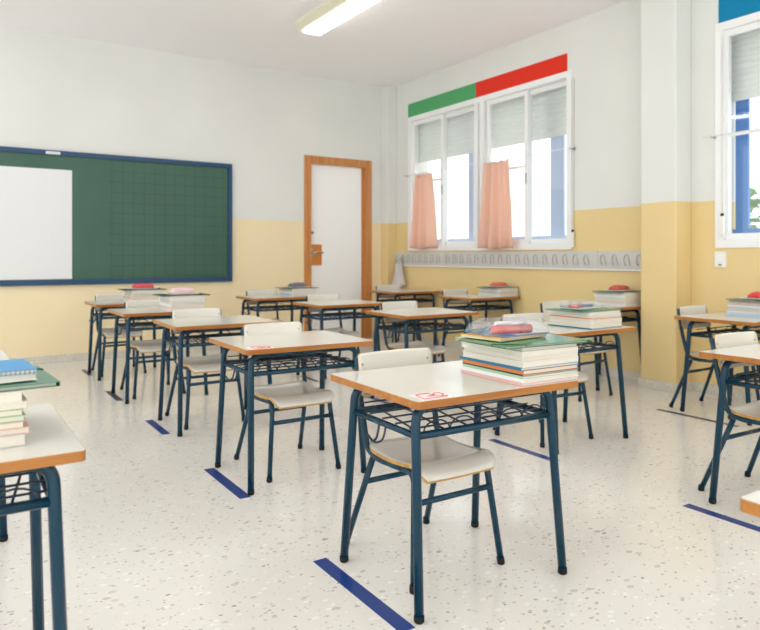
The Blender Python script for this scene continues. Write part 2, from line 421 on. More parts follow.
# grilles outside the windows
def grille(y0, y1, z0, z1, posts, label, m='grill'):
    oy = (y0+y1)/2
    t = empty('window_grille', (XW+.225, oy, z0)); tag(t, label, 'grille', 'blue window grilles')
    fb = bmesh.new()
    for z in (0, z1-z0): box(fb, -.015, .015, y0-oy, y1-oy, z-.015, z+.015)
    for y, hw in posts: box(fb, -.012, .012, y-oy-hw, y-oy+hw, .015, z1-z0-.015)
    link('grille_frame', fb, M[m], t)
    bb = bmesh.new(); n = int((y1-y0)/.1)
    for k in range(1, n):
        y = y0+(y1-y0)*k/n-oy; tube(bb, [(0, y, .015), (0, y, z1-z0-.015)], .0035, 6)
    link('grille_bars', bb, M['alu'], t)
    return t
grille(3.987, 6.408, 1.15, 2.5, [(4.35, .08), (5.56, .04)], 'blue metal grille with glare painted in pale, outside the window with the pink curtains', 'grill_glare')
grille(.552, 2.693, 1.15, 2.5, [(2.63, .045), (1.62, .045)], 'bright blue metal grille outside the right-hand window under the azure strip')
# shutter straps with their winder boxes
for (y, z1, zb, lb) in ((3.965, 2.5, 1.15, 'thin shutter strap with winder hanging right of the curtained window'), (2.64, 2.5, 1.22, 'thin shutter strap with winder hanging left side of the right-hand window')):
    t = empty('shutter_strap', (XW-.0125, y, zb-.1)); tag(t, lb, 'shutter strap', 'shutter straps')
    if y < 3: t.location.x = XW-.013
    b = bmesh.new(); box(b, -.004, 0, -.007, .007, .1, z1-zb+.1); link('strap', b, M['shut'], t)
    b = bmesh.new(); box(b, -.018, 0, -.016, .016, 0, .13, bev=.003); link('winder_box', b, M['plast'], t)
    b = bmesh.new(); box(b, -.012, -.001, -.010, .010, .13, .15, bev=.002); link('strap_guide', b, M['rub'], t)

# coloured strips over the windows
for (nm, y0, y1, z0, z1, m, lb) in (('paper_strip', 5.232, 6.42, 2.583, 2.737, 'green', 'green paper strip over the left half of the curtained window'),
        ('paper_strip', 4.038, 5.232, 2.583, 2.737, 'red', 'red paper strip over the right half of the curtained window'),
        ('paper_strip', .5, 2.675, 2.603, 2.77, 'bluec', 'azure blue paper strip over the right-hand window')):
    b = bmesh.new(); box(b, -.004, 0, (y0-y1)/2, (y1-y0)/2, 0, z1-z0)
    o = link(nm, b, M[m]); o.location = (XW-.0125 if m != 'x' else XW, (y0+y1)/2, z0)
    o.location.x = XW
    tag(o, lb, 'wall strip', 'coloured strips over the windows')

# curtain wires
def rod(y0, y1, z0, z1, lb):
    t = empty('curtain_rod', (XW-.075, (y0+y1)/2, z0)); tag(t, lb, 'curtain rod', 'curtain rods')
    oy = (y0+y1)/2
    link('rod', T([(0, y0-oy, z1-z0), (0, y1-oy, 0)], .0032, n=8), M['alu'], t)
    for y, z in ((y0+.06, z1-z0), (y1-.06, 0)):
        b = tube(bmesh.new(), [(0, y-oy, z), (.075, y-oy, z)], .006, 8); tube(b, [(.066, y-oy, z), (.0745, y-oy, z)], .018, 10)
        link('bracket', b, M['chrome'], t)
rod(3.90, 6.46, 1.900, 1.895, 'thin metal curtain rod across the curtained window')
rod(.4, 2.75, 1.805, 1.815, 'thin metal curtain rod across the right-hand window')
def curtain(y0, y1, yb0, yb1, z0, z1, folds, lb, sd):
    rnd = random.Random(sd); NU, NV = 90, 24; x = XW-.075
    bm = bmesh.new(); ph = rnd.random()*6
    grid = []
    for j in range(NV+1):
        v = j/NV; row = []
        for i in range(NU+1):
            u = i/NU
            y = (y0+(y1-y0)*u)*(1-v)+(yb0+(yb1-yb0)*u)*v
            a = (.024+.020*v)
            dx = a*math.sin(u*folds*2*PI+ph+.5*math.sin(v*3)) + .007*math.sin(u*folds*4.6*PI+v*2) + .012*math.sin(u*3+v*2.2)
            row.append(bm.verts.new((dx, y-(y0+y1)/2, (z1-z0)*(1-v)+.008*math.sin(u*9)*v)))
        grid.append(row)
    for j in range(NV):
        for i in range(NU):
            f = bm.faces.new((grid[j][i], grid[j][i+1], grid[j+1][i+1], grid[j+1][i])); f.smooth = True
    t = empty('curtain', (x, (y0+y1)/2, z0)); tag(t, lb, 'curtain', 'salmon curtains on the window')
    o = link('curtain_cloth', bm, M['curt'], t); s = o.modifiers.new('s', 'SOLIDIFY'); s.thickness = .0015
    for k in range(6):
        u = (k+.5)/6; y = y0+(y1-y0)*u-(y0+y1)/2; b = bmesh.new()
        bmesh.ops.create_circle
        pts = [(.0, y+.004*math.sin(a), (z1-z0)+.010*math.cos(a)+.004) for a in [2*PI*q/10 for q in range(11)]]
        pts = [(.012*math.sin(2*PI*q/10), y, (z1-z0)+.002+.012*math.cos(2*PI*q/10)) for q in range(11)]
        tube(b, pts, .0015, 5, cap=False); link('curtain_ring', b, M['chrome'], t)
curtain(5.90, 6.20, 5.84, 6.27, 1.055, 1.885, 3, 'gathered salmon pink curtain at the left end of the window, near the door', 1)
curtain(4.67, 5.03, 4.61, 5.09, 1.045, 1.885, 3.4, 'gathered salmon pink curtain hanging over the middle of the window', 5)

# coat rails
rail_lab = ['grey coat rail section at its left end beside the door corner', 'long grey middle coat rail section under the curtained window', 'short grey coat rail section running behind the pillar']
k0 = 0
for i, (y1, y0) in enumerate(((6.66, 5.72), (5.716, 3.70), (3.696, 3.19))):
    t = empty('coat_rail', (XW, (y0+y1)/2, .868)); tag(t, rail_lab[i], 'coat rail', 'coat rails on the window wall')
    oy = (y0+y1)/2
    b = bmesh.new(); box(b, -.02, 0, y0-oy, y1-oy, 0, .147, bev=.003); link('rail_board', b, M['rail'], t)
    b = bmesh.new(); box(b, -.024, -.001, y0-oy, y1-oy, -.012, .0, bev=.002); link('rail_lip', b, M['alu'], t)
    n = int((y1-y0)/.115)
    for k in range(n):
        y = y1-.06-k*(y1-y0-.05)/max(1, n)-oy
        b = tube(bmesh.new(), round_path([(-.0205, y-.006, .112), (-.024, y+.018, .118), (-.026, y+.032, .095), (-.028, y+.030, .052), (-.032, y+.012, .032), (-.050, y-.002, .030), (-.058, y-.006, .050)], .012, 3), .003, 6)
        tube(b, round_path([(-.0205, y-.004, .100), (-.028, y-.022, .045), (-.040, y-.036, .032), (-.052, y-.044, .040)], .01, 3), .003, 6)
        link('coat_hook', b, M['hook'], t)

# carrier bag on the first hook
bm = bmesh.new(); NS, NR = 24, 14; rnd = random.Random(3); rings = []
for j in range(NR+1):
    v = j/NR; z = v*.27
    wx = .052*(1-.55*v**2.2)*(.9+.25*math.sin(v*5)); wy = .088*(1-.62*v**1.8)*(.94+.1*math.sin(v*7+1))
    if j == 0: wx *= .75; wy *= .85
    rings.append([bm.verts.new((wx*math.copysign(abs(math.cos(a))**.7, math.cos(a))+.006*math.sin(5*a+v*4), wy*math.copysign(abs(math.sin(a))**.7, math.sin(a))+.005*math.sin(7*a+v*9), z+.004*math.sin(3*a))) for a in [2*PI*k/NS for k in range(NS)]])
for j in range(NR):
    for k in range(NS):
        f = bm.faces.new((rings[j][k], rings[j][(k+1) % NS], rings[j+1][(k+1) % NS], rings[j+1][k])); f.smooth = True
        f.material_index = 1 if 2 < j < 8 and k in (4, 5, 6, 7, 8) else 0
bm.faces.new(rings[0][::-1])
t = empty('carrier_bag', (XW-.078, 6.50, .615)); tag(t, 'white and pink plastic carrier bag hanging from the coat rail by the door', 'bag')
link('bag_body', bm, [M['bag'], M['bagp']], t)
for sx in (-1, 1):
    b = tube(bmesh.new(), round_path([(sx*.012, -.03, .262), (sx*.010, -.012, .33), (.012, 0, .352), (sx*.010, .014, .33), (sx*.012, .032, .262)], .02, 3), .007, 6)
    link('bag_handle', b, M['bag'], t)

# light switch
t = empty('light_switch', (XW, 2.66, .95)); tag(t, 'white light switch plate below the corner of the right-hand window', 'light switch')
b = bmesh.new(); box(b, -.01, 0, -.042, .042, -.055, .055, bev=.003); link('switch_plate', b, M['plast'], t)
b = bmesh.new(); box(b, -.014, -.009, -.024, .024, -.012, .032, bev=.002); link('rocker', b, M['alu'], t)
b = bmesh.new(); box(b, -.012, -.009, -.012, .012, -.042, -.034); link('pilot_mark', b, M['rub'], t)

# board ----------------------------------------------------------------
BX0, BX1, BZ0, BZ1 = -1.1, 2.562, .707, 1.935
t = empty('blackboard', ((BX0+BX1)/2, YF, BZ0)); tag(t, 'large green chalkboard with ruled right half in a dark blue frame', 'blackboard')
def bp(name, bm, m):
    bmesh.ops.translate(bm, verts=bm.verts, vec=(-(BX0+BX1)/2, -YF, -BZ0)); return link(name, bm, m, t)
b = bmesh.new(); box(b, BX0+.02, BX1-.02, YF-.025, YF, BZ0+.02, BZ1-.02); bp('writing_surface', b, M['board'])
b = bmesh.new()
box(b, BX0, BX1, YF-.04, YF, BZ0, BZ0+.05, bev=.004); box(b, BX0, BX1, YF-.04, YF, BZ1-.045, BZ1, bev=.004)
box(b, BX0, BX0+.045, YF-.04, YF, BZ0+.05, BZ1-.045); box(b, BX1-.045, BX1, YF-.04, YF, BZ0+.05, BZ1-.045)
bp('board_frame', b, M['bframe'])
b = bmesh.new(); box(b, .80, .92, YF-.043, YF-.039, BZ1-.038, BZ1-.012); bp('maker_plate', b, M['chrome'])
b = bmesh.new(); box(b, 1.42, 1.52, YF-.043, YF-.039, BZ1-.034, BZ1-.014); bp('maker_plate', b, M['bframe'])
b = bmesh.new(); box(b, -.45, .45, -.003, 0, 0, 1.0)
o = link('projection_sheet', b, M['sheet']); o.location = (.571, YF-.0255, .763); tag(o, 'plain white projection sheet fixed over the left part of the green board', 'projection sheet')

# ceiling lamp -----------------------------------------------------------
L2 = .66
def ceiling_lamp(x, y, lb):
    t = empty('ceiling_lamp', (x, y, H)); tag(t, lb, 'ceiling lamp', 'fluorescent ceiling lamps')
    b = bmesh.new()
    pr = [(-.125, 0), (-.125, -.03), (-.085, -.072), (.085, -.072), (.125, -.03), (.125, 0)]
    a_ = [b.verts.new((x, -L2, z)) for x, z in pr]; c_ = [b.verts.new((x, L2, z)) for x, z in pr]
    for i in range(6):
        j = (i+1) % 6; b.faces.new((a_[i], a_[j], c_[j], c_[i]))
    b.faces.new(a_[::-1]); b.faces.new(c_); bmesh.ops.recalc_face_normals(b, faces=b.faces)
    link('lamp_housing', b, M['lampb'], t)
    b = bmesh.new(); box(b, -.06, .10, -L2+.02, L2-.03, -.088, -.071, bev=.006); link('lamp_diffuser', b, M['lampe'], t)
for x, y, lb in ((2.70, 4.65, 'long lit fluorescent ceiling lamp with cream housing'), (2.70, 1.6, 'unseen ceiling lamp added to brighten the room, same row nearer the viewer'),
                 (-.2, 4.65, 'unseen ceiling lamp added to brighten the room, left towards the board'), (-.2, 1.6, 'unseen ceiling lamp added to brighten the room, above the viewer on the left')):
    ceiling_lamp(x, y, lb)  # only the first lamp is in view; the others are added for brightness

# ------------------------------------------------------------------ desk
def make_desk():
    t = empty('school_desk')
    z = .596
    b = bmesh.new(); slab(b, .60, .50, z-.021, z, .012, 0, 1); link('tabletop', b, [M['lam'], M['edge']], t)
    R = .0132; zt = z-.021-R; w = .6; d_ = .5
    for sy in (-1, 1):
        y = sy*(d_/2-.082)
        link('top_rail', T([(-.15, y, zt), (.15, y, zt)], R), M['blue'], t)
        for sx in (-1, 1):
            yt = sy*(d_/2-.082); yb = sy*(d_/2-.040)
            # tube curves out of the top rail and runs down to the floor, splaying a little
            xt = sx*(w/2-.050); xb = sx*(w/2-.033)
            lg = link('leg', T([(sx*.15, y, zt), (xt, yt, zt), (xb, yb, .012)], R, [0, .095, 0], n=12, seg=8), M['blue'], t)
            link('rubber_foot', tube(bmesh.new(), [(xb, yb, 0), (xb, yb, .004), (xb, yb, .019)], [.011, .0142, .0142], 12), M['rub'], lg)
    zr = .484; xs = w/2-.049; ys = d_/2-.076
    for sy in (-1, 1):
        link('cross_rail', T([(-xs, sy*ys, zr), (xs, sy*ys, zr)], .0105), M['blue'], t)
    for sx in (-1, 1):
        link('side_rail', T([(sx*xs, -ys, zr), (sx*xs, ys, zr)], .0095), M['blue'], t)
    b = bmesh.new(); zw = zr+.006
    for k in range(5):
        y = -ys+.03+k*(2*ys-.06)/4; tube(b, [(-xs-.002, y, zw+.008), (xs+.002, y, zw+.008)], .003, 5)
    for k in range(6):
        x = -xs+.045+k*(2*xs-.09)/5; tube(b, [(x-.03, -ys, zw), (x+.03, ys, zw+.003)], .003, 5)
    for k in range(5):      # bent wire loops that stop the books sliding out
        x = -xs+.07+k*(2*xs-.14)/4
        for y in ((-ys+.002, ys-.06) if k % 2 else (-ys+.002,)):
            pts = [(x+.045*math.cos(a), y+.0, zw+.03*math.sin(a)) for a in [PI*q/8 for q in range(9)]]
            tube(b, pts, .0025, 5)
    tube(b, [(-xs, ys-.05, zw+.03), (xs, ys-.05, zw+.03)], .0028, 5)
    link('wire_basket', b, M['wire'], t)
    for sx in (-1,):
        b = bmesh.new(); x = sx*(xs+.006); y = -.01
        p = [(x, y+.018-.0, zr+.010), (x+sx*.004, y+.018, zr-.020), (x+sx*.012, y+.016, zr-.044), (x+sx*.032, y+.006, zr-.050), (x+sx*.046, y+.001, zr-.030)]
        tube(b, round_path(p+[(x+sx*.050, y, zr-.024)], .014, 4), .0036, 6)
        tube(b, round_path([(a, 2*y-c, z_) for a, c, z_ in p]+[(x+sx*.050, y, zr-.024)], .014, 4), .003, 6)
        link('bag_hook', b, M['wire'], t)
    b = bmesh.new()
    for sx in (-1, 1):
        for y in (-.1, .1): tube(b, [(sx*.27, y, z-.026), (sx*.27, y, z-.019)], .006, 8)
    link('screw', b, M['rub'], t)
    return t

def make_chair():
    # origin on the floor between the front feet, +y towards the backrest
    t = empty('school_chair')
    R = .0105
    for sx in (-1, 1):
        link('back_post', T([(sx*.148, .352, .636), (sx*.150, .335, .52), (sx*.146, .292, .345), (sx*.138, .24, .322), (sx*.138, .055, .330)], R, [0, .06, .075, .04, 0], n=10, seg=6), M['blue'], t)
        l = link('leg', T([(sx*.138, .12, .327), (sx*.139, .038, .332), (sx*.170, 0, .012)], R, [0, .05, 0], n=10, seg=6), M['blue'], t)
        link('rubber_foot', tube(bmesh.new(), [(sx*.171, 0, 0), (sx*.171, 0, .004), (sx*.169, .002, .022)], [.010, .0125, .0125], 10), M['rub'], l)
        l = link('leg', T([(sx*.140, .268, .318), (sx*.168, .388, .012)], R, n=10), M['blue'], t)
        link('rubber_foot', tube(bmesh.new(), [(sx*.169, .39, 0), (sx*.169, .39, .004), (sx*.168, .388, .022)], [.010, .0125, .0125], 10), M['rub'], l)
    link('stretcher', T([(-.147, .022, .245), (.147, .022, .245)], .009), M['blue'], t)
    link('stretcher', T([(-.147, .300, .235), (.147, .300, .235)], .009), M['blue'], t)
    # seat: bent ply, dipped in the middle, nose rolled down
    NU, NV = 16, 20; th = .011; prof = []
    for j in range(NV+1):
        v = j/NV; y = -.022+v*.318
        zz = .350-.010*math.sin(min(1, max(0, (v-.2)/.8))*PI)
        if v < .2: zz -= .032*((.2-v)/.2)**1.7
        if v > .85: zz += .010*((v-.85)/.15)**2
        prof.append((y, zz))
    def shell(prof, hw, th, axis, cr=.022):
        bm = bmesh.new(); n = len(prof); top = []; bot = []
        for j, (a, c) in enumerate(prof):
            p0 = prof[max(0, j-1)]; p1 = prof[min(n-1, j+1)]; tx, tz = p1[0]-p0[0], p1[1]-p0[1]; L = math.hypot(tx, tz); nx, nz = -tz/L, tx/L
            v = j/(n-1); e = min(v, 1-v)*(n-1)/(3.0 if cr > .02 else 1.5); w = hw if e >= 1 else hw-cr*(1-math.sqrt(max(0, 1-(1-e)**2)))
            r1, r2 = [], []
            for i in range(NU+1):
                u = -1+2*i/NU
                cv = axis*u*u
                r1.append(bm.verts.new((u*w, a+(0 if axis < 1 else 0)+cv*nx*0+(cv if abs(nx) > .6 else 0), c+(cv if abs(nx) <= .6 else 0))))
                r2.append(bm.verts.new((u*w, a-nx*th+(cv if abs(nx) > .6 else 0), c-nz*th+(cv if abs(nx) <= .6 else 0))))
            top.append(r1); bot.append(r2)
        for j in range(n-1):
            for i in range(NU):
                f = bm.faces.new((top[j][i], top[j][i+1], top[j+1][i+1], top[j+1][i])); f.smooth = True
                f = bm.faces.new((bot[j][i], bot[j+1][i], bot[j+1][i+1], bot[j][i+1])); f.smooth = True
            for (a, c_) in ((0, 0), (NU, NU)):
                q = (top[j][a], top[j+1][a], bot[j+1][a], bot[j][a]); f = bm.faces.new(q); f.material_index = 1
        for j in (0, n-1):
            for i in range(NU):
                f = bm.faces.new((top[j][i], top[j][i+1], bot[j][i+1], bot[j][i])); f.material_index = 1
        bmesh.ops.recalc_face_normals(bm, faces=bm.faces)
        return bm
    link('seat', shell(prof, .151, th, .006), [M['lam'], M['ply']], t)
    # backrest: curved in plan, concave towards the sitter (-y)
    prof = [(.318+.034*(k/14)+.004*math.sin(k/14*PI), (.508+.140*k/14)) for k in range(15)]
    bm = shell(prof, .152, .010, 0, .010)
    for v in bm.verts: v.co.y += .012-.022*(v.co.x/.15)**2
    link('backrest', bm, [M['lam'], M['ply']], t)
    b = bmesh.new()
    for sx in (-1, 1):
        for z in (.54, .612):
            y = .318+.034*(z-.508)/.140+.004-.009
            tube(b, [(sx*.136, y-.001, z), (sx*.136, y+.02, z)], .0035, 8)
    link('rivet', b, M['screw'], t)
    return t

desk0 = make_desk(); chair0 = make_chair()
# id: (x of left edge, y of near edge, rotation, label)
DESKS = {
 'A': (1.041, 1.402, -.03, 'large foreground white-topped desk carrying the tallest textbook stack'),
 'B': (1.030, 2.562, -.025, 'bare white-topped desk with red-marked corner, second back from the foreground desk'),
 'C': (1.052, 3.61, -.02, 'bare white-topped desk third back in the foreground row, below the board corner'),
 'D': (1.000, 4.60, 0, 'white-topped desk fourth back in the foreground row, with books, before the board'),
 'E': (1.010, 5.58, 0, 'farthest white-topped desk of the foreground row, closest to the green board'),
 'F': (-.360, 1.415, 0, 'white-topped desk cut by the left picture edge, holding blurred books'),
 'Q': (-.385, 2.60, 0, 'desk mostly hidden behind the blurred books at the left picture edge'),
 'P': (1.047, .083, 0, 'desk showing only one wood-edged corner at the lower right picture edge'),
 'O': (2.518, 1.058, .0, 'white-topped desk at the right edge with blue tape and chair, no books'),
 'L': (2.507, 2.274, 0, 'white-topped desk with books standing behind and right of the foreground desk'),
 'I': (2.455, 3.46, 0, 'bare white-topped desk in the middle of the room before the bag corner'),
 'G': (2.425, 4.55, 0, 'bare white-topped desk standing in front of the white door'),
 'H': (2.34, 5.60, 0, 'farthest desk left of the door, with a small stack of books'),
 'J': (3.955, 5.78, 0, 'desk in the far corner under the hanging carrier bag'),
 'K': (3.962, 4.59, 0, 'desk with books against the wall under the curtained window'),
 'M': (3.955, 3.20, 0, 'desk partly hidden by the pillar, with a book stack on it'),
 'N': (3.87, 2.06, 0, 'white-topped desk near the light switch, right of the pillar'),
}
DP = {}
used = False
for k, (x, y, r, lb) in DESKS.items():
    o = desk0 if not used else copy_tree(desk0); used = True
    cx = x+.3*math.cos(r)-.25*math.sin(r); cy = y+.25*math.cos(r)+.3*math.sin(r)
    if k == 'A': cx, cy = 1.341, 1.652
    o.location = (cx, cy, 0); o.rotation_euler = (0, 0, r); tag(o, lb, 'desk', 'white-topped school desks'); DP[k] = o
CHAIRS = {
 'A': (1.318, 1.585, 0, 'cream plywood chair tucked under the foreground desk'),
 'B': (1.36, 2.70, 0, 'cream plywood chair tucked under the desk with a red-marked corner behind the foreground desk'),
 'C': (1.33, 3.775, 0, 'cream plywood chair tucked under the third bare desk of the foreground row'),
 'D': (1.28, 4.77, 0, 'cream plywood chair at the fourth desk of the foreground row, before the board'),
 'E': (1.26, 5.77, 0, 'cream plywood chair closest to the green board'),
 'O': (2.808, 1.232, -.03, 'cream plywood chair under the bookless desk at the right edge, above blue tape'),
 'L': (2.74, 2.42, -.08, 'cream plywood chair behind the foreground book stack, its seat corner peeping out'),
 'I': (2.765, 3.645, 0, 'cream plywood chair at the bare desk in the middle of the room'),
 'G': (2.73, 4.73, 0, 'cream plywood chair at the bare desk in front of the door'),
 'H': (2.62, 5.785, 0, 'cream plywood chair at the farthest desk left of the door'),
 'J': (4.21, 5.96, 0, 'cream plywood chair in the far corner below the carrier bag'),
 'K': (4.22, 4.79, 0, 'cream plywood chair at the book-laden desk under the curtained window'),
 'M': (3.76, 3.07, .05, 'chair of which only a slanted dark post and legs show, left of the pillar'),
 'N': (4.12, 2.24, 0, 'cream plywood chair right of the pillar, below the light switch'),
}
used = False
for k, (x, y, r, lb) in CHAIRS.items():
    o = chair0 if not used else copy_tree(chair0); used = True
    o.location = (x, y, 0); o.rotation_euler = (0, 0, r); tag(o, lb, 'chair', 'cream plywood school chairs')

# red-marked stickers on two desks (stuck on: parts of their desk)
for k in ('A', 'B'):
    p = DP[k]; b = bmesh.new(); box(b, -.272, -.175, -.236, -.165, .596, .5964)
    s = link('sticker', b, M['label'], p); s['label'] = 'pale sticker with red marks'
    b = bmesh.new()
    loop = [(-.262, -.228), (-.255, -.176), (-.212, -.172), (-.205, -.196), (-.236, -.204), (-.206, -.214), (-.185, -.226), (-.225, -.230), (-.262, -.228)]
    tube(b, [(x, y, .5966) for x, y in loop], .0016, 4)
    tube(b, [(x, y, .5966) for x, y in [(-.196, -.176), (-.182, -.178), (-.181, -.205), (-.193, -.212)]], .0016, 4)
    link('red_marking', b, M['redink'], s)

# floor tape
TAPES = {'A': (.997, 1.045, 1.435, 1.925, 0), 'B': (1.008, 1.056, 2.578, 3.024, 0), 'C': (1.016, 1.060, 3.735, 4.112, 0), 'D': (.995, 1.040, 4.77, 5.155, 1), 'E': (1.011, 1.045, 5.905, 6.255, 1),
 'O': (2.425, 2.470, 1.10, 1.566, 0), 'N': (3.800, 3.842, 2.12, 2.64, 1), 'I': (2.462, 2.505, 3.57, 4.03, 0), 'L': (2.430, 2.475, 2.23, 2.69, 0), 'G': (2.440, 2.480, 4.66, 4.95, 1)}
TL = {'A': 'blue floor tape strip beside the foreground desk', 'B': 'blue floor tape strip beside the second desk of the foreground row', 'C': 'blue floor tape strip beside the third desk of the foreground row',
 'D': 'worn navy tape strip beside the fourth desk of the foreground row', 'E': 'smallest worn grey-brown tape strip near the board wall', 'O': 'blue floor tape strip at the lower right by the bookless desk',
 'N': 'dark thin tape strip on the floor in front of the pillar', 'I': 'blue tape strip seen under the back of the foreground desk top', 'L': 'blue tape strip on the floor seen right of the foreground chair', 'G': 'short tape strip on the floor before the door desk'}
for k, (x0, x1, y0, y1, old) in TAPES.items():
    b = bmesh.new(); box(b, -(x1-x0)/2, (x1-x0)/2, -(y1-y0)/2, (y1-y0)/2, 0, .0006)
    o = link('floor_tape', b, M['tapeold' if old else 'tape']); o.location = ((x0+x1)/2, (y0+y1)/2, 0)
    tag(o, TL[k], 'floor tape', 'tape strips marking desk places')

# ------------------------------------------------------------------ books
ORD = ['bottom', 'second', 'third', 'fourth', 'fifth', 'sixth', 'seventh', 'eighth', 'ninth', 'tenth']
def cname(c):
    names = {'white': (235,235,232), 'cream': (226,216,196), 'teal': (40,110,140), 'orange': (226,130,60), 'green': (70,140,90), 'pink': (226,170,164), 'red': (200,60,60), 'blue': (60,110,180), 'grey': (170,170,170), 'yellow': (230,200,90), 'pale blue': (180,200,220), 'pale green': (170,196,160), 'dark': (50,60,70)}
    return min(names, key=lambda n: sum((names[n][i]-c[i])**2 for i in range(3)))
def book(w, d, h, col, spine, label, group, loc, rz):
    """spine: 'x-' on the -x side or 'y-'... page block set back from the covers"""
    t = empty('textbook', loc, rz); tag(t, label, 'book', group)
    c = min(.0012, h*.12); i = .003
    b = bmesh.new()
    box(b, -w/2, w/2, -d/2, d/2, 0, c); box(b, -w/2, w/2, -d/2, d/2, h-c, h)
    if spine == 'x-': box(b, -w/2, -w/2+c, -d/2, d/2, c, h-c)
    elif spine == 'y-': box(b, -w/2, w/2, -d/2, -d/2+c, c, h-c)
    elif spine == 'x+': box(b, w/2-c, w/2, -d/2, d/2, c, h-c)
    else: box(b, -w/2, w/2, d/2-c, d/2, c, h-c)
    link('cover', b, cmat(col), t)
    b = bmesh.new(); box(b, -w/2+(c if spine == 'x-' else i), w/2-(c if spine == 'x+' else i), -d/2+(c if spine == 'y-' else i), d/2-(c if spine == 'y+' else i), c, h-c)
    link('page_block', b, M['page'], t)
    return t
def folder(w, d, h, col, label, group, loc, rz, tilt=0, band=(30, 80, 60)):
    t = empty('elastic_folder', loc, rz); tag(t, label, 'folder', group)
    b = bmesh.new(); box(b, -w/2, w/2, -d/2, d/2, 0, .0015, bev=.0005); link('back_flap', b, cmat(col, .2), t)
    b = bmesh.new(); box(b, -w/2, w/2, -d/2, d/2, h-.0015, h, bev=.0005); box(b, w/2-.0015, w/2, -d/2, d/2, .0015, h-.0015)
    link('front_flap', b, cmat(col, .2), t)
    b = bmesh.new(); box(b, -w/2+.012, w/2-.006, -d/2+.01, d/2-.01, .0015, h-.0015); link('paper_sheets', b, M['page'], t)
    for sx, sy in ((-1, -1), (1, 1)):
        x, y = sx*w/2, sy*d/2
        b = tube(bmesh.new(), round_path([(x*.55, y*1.005, h*.5), (x*.55, y*1.004, h+.001), (x*1.003, y*.5, h+.001), (x*1.004, y*.5, h*.5)], .002, 2), .0015, 5)
        link('elastic_band', b, cmat(band), t)
    return t
def notebook(w, d, h, col, label, group, loc, rz, coil=True, col2=None):
    t = empty('notebook', loc, rz); tag(t, label, 'notebook', group)
    b = bmesh.new(); box(b, -w/2, w/2, -d/2, d/2, h-.0012, h); box(b, -w/2, w/2, -d/2, d/2, 0, .0012)
    if col2: box(b, -w/2+.055, w/2-.001, -d/2+.001, d/2-.001, h, h+.0003, mi=1)
    link('cover', b, [cmat(col), cmat(col2 or col)], t)
    b = bmesh.new(); box(b, -w/2+.002, w/2-.002, -d/2+.002, d/2-.002, .0012, h-.0012); link('page_block', b, M['page'], t)
    if coil:
        b = bmesh.new(); n = int(w/.0085)
        for k in range(n):
            x = -w/2+.006+k*(w-.012)/(n-1)
            tube(b, [(x, -d/2+.004+(h*.62)*-math.sin(a)*.9, h/2+h*.62*math.cos(a)) for a in [2*PI*q/8 for q in range(9)]], .0009, 4, cap=False)
        link('spiral_binding', b, M['screw'], t)
    return t
def pillow(w, d, h, sd=0, nx=20, ny=14, wr=.0025):
    rnd = random.Random(sd); ph = [rnd.random()*6 for _ in range(4)]
    bm = bmesh.new()
    def sheet(s):
        g = []
        for j in range(ny+1):
            row = []
            for i in range(nx+1):
                u, v = -1+2*i/nx, -1+2*j/ny
                e = max(0, 1-u**6)*max(0, 1-abs(v)**3.5)
                zz = e**.5*h*(1 if s > 0 else 0)+wr*math.sin(5*u+4*v+ph[0])*e+wr*math.sin(9*u-6*v+ph[1])*e*.6
                row.append(bm.verts.new((u*w/2+.004*math.sin(v*5+ph[2])*abs(u), v*d/2+.003*math.sin(u*6+ph[3]), (max(zz, 0) if s > 0 else 0)+.001)))
            g.append(row)
        return g
    a, c = sheet(1), sheet(-1)
    for j in range(ny):
        for i in range(nx):
            f = bm.faces.new((a[j][i], a[j][i+1], a[j+1][i+1], a[j+1][i])); f.smooth = True
            f = bm.faces.new((c[j][i], c[j+1][i], c[j+1][i+1], c[j][i+1])); f.smooth = True
    bmesh.ops.remove_doubles(bm, verts=bm.verts, dist=1e-5)
    return bm
def pouch(w, d, h, material, label, group, loc, rz, sd=0, zipc=(60, 120, 150)):
    t = empty('pencil_pouch', loc, rz); tag(t, label, 'pencil case', group)
    link('pouch_body', pillow(w, d, h, sd), material, t)
    b = bmesh.new(); box(b, -w/2+.008, w/2-.008, d/2-.014, d/2-.004, .004, .0085, bev=.001); z = link('zipper', b, cmat(zipc), t)
    b = bmesh.new(); box(b, w/2-.03, w/2-.012, d/2-.012, d/2-.006, .0085, .011, bev=.0008); link('zip_pull', b, M['screw'], z)
    return t
def marker(p0, p1, r, col, label, cat='pen', name='marker', group='pens in the clear pouch'):
    p0, p1 = Vector(p0), Vector(p1); t = empty(name, p0); tag(t, label, cat, group)
    v = p1-p0; n = v.normalized()
    link('barrel', tube(bmesh.new(), [(0, 0, 0), n*.002, v*.68], [r*.8, r, r], 10), cmat(col, .25), t)
    link('cap', tube(bmesh.new(), [v*.68, v*.97, v], [r*1.12, r*1.08, r*.6], 10), cmat(tuple(int(c*.8) for c in col), .25), t)

Z0 = .5965
def stack(cx, cy, spec, where, group, rz=0):
    """spec: list of (w, d, h, colour, spine side, dx, dy, rot); returns the top height"""
    z = Z0
    cnt = {}
    for i, (w, d, h, col, sp, dx, dy, r) in enumerate(spec):
        n = cname(col)
        pos = 'bottom' if i == 0 else ORD[i]+' from bottom'
        book(w, d, h, col, sp, '%s textbook, %s in the stack on the %s' % (n, pos, where), group, (cx+dx, cy+dy, z), rz+r)
        z += h+.0002
    return z

W_, CR, TE, ORG, GR, PK = (236,236,232), (228,220,202), (44,112,140), (226,136,70), (74,140,92), (228,180,172)
PB, PG, GY, RD, BL, YE, DK = (186,204,222), (174,200,164), (190,190,188), (204,70,70), (60,112,184), (232,204,104), (56,66,76)

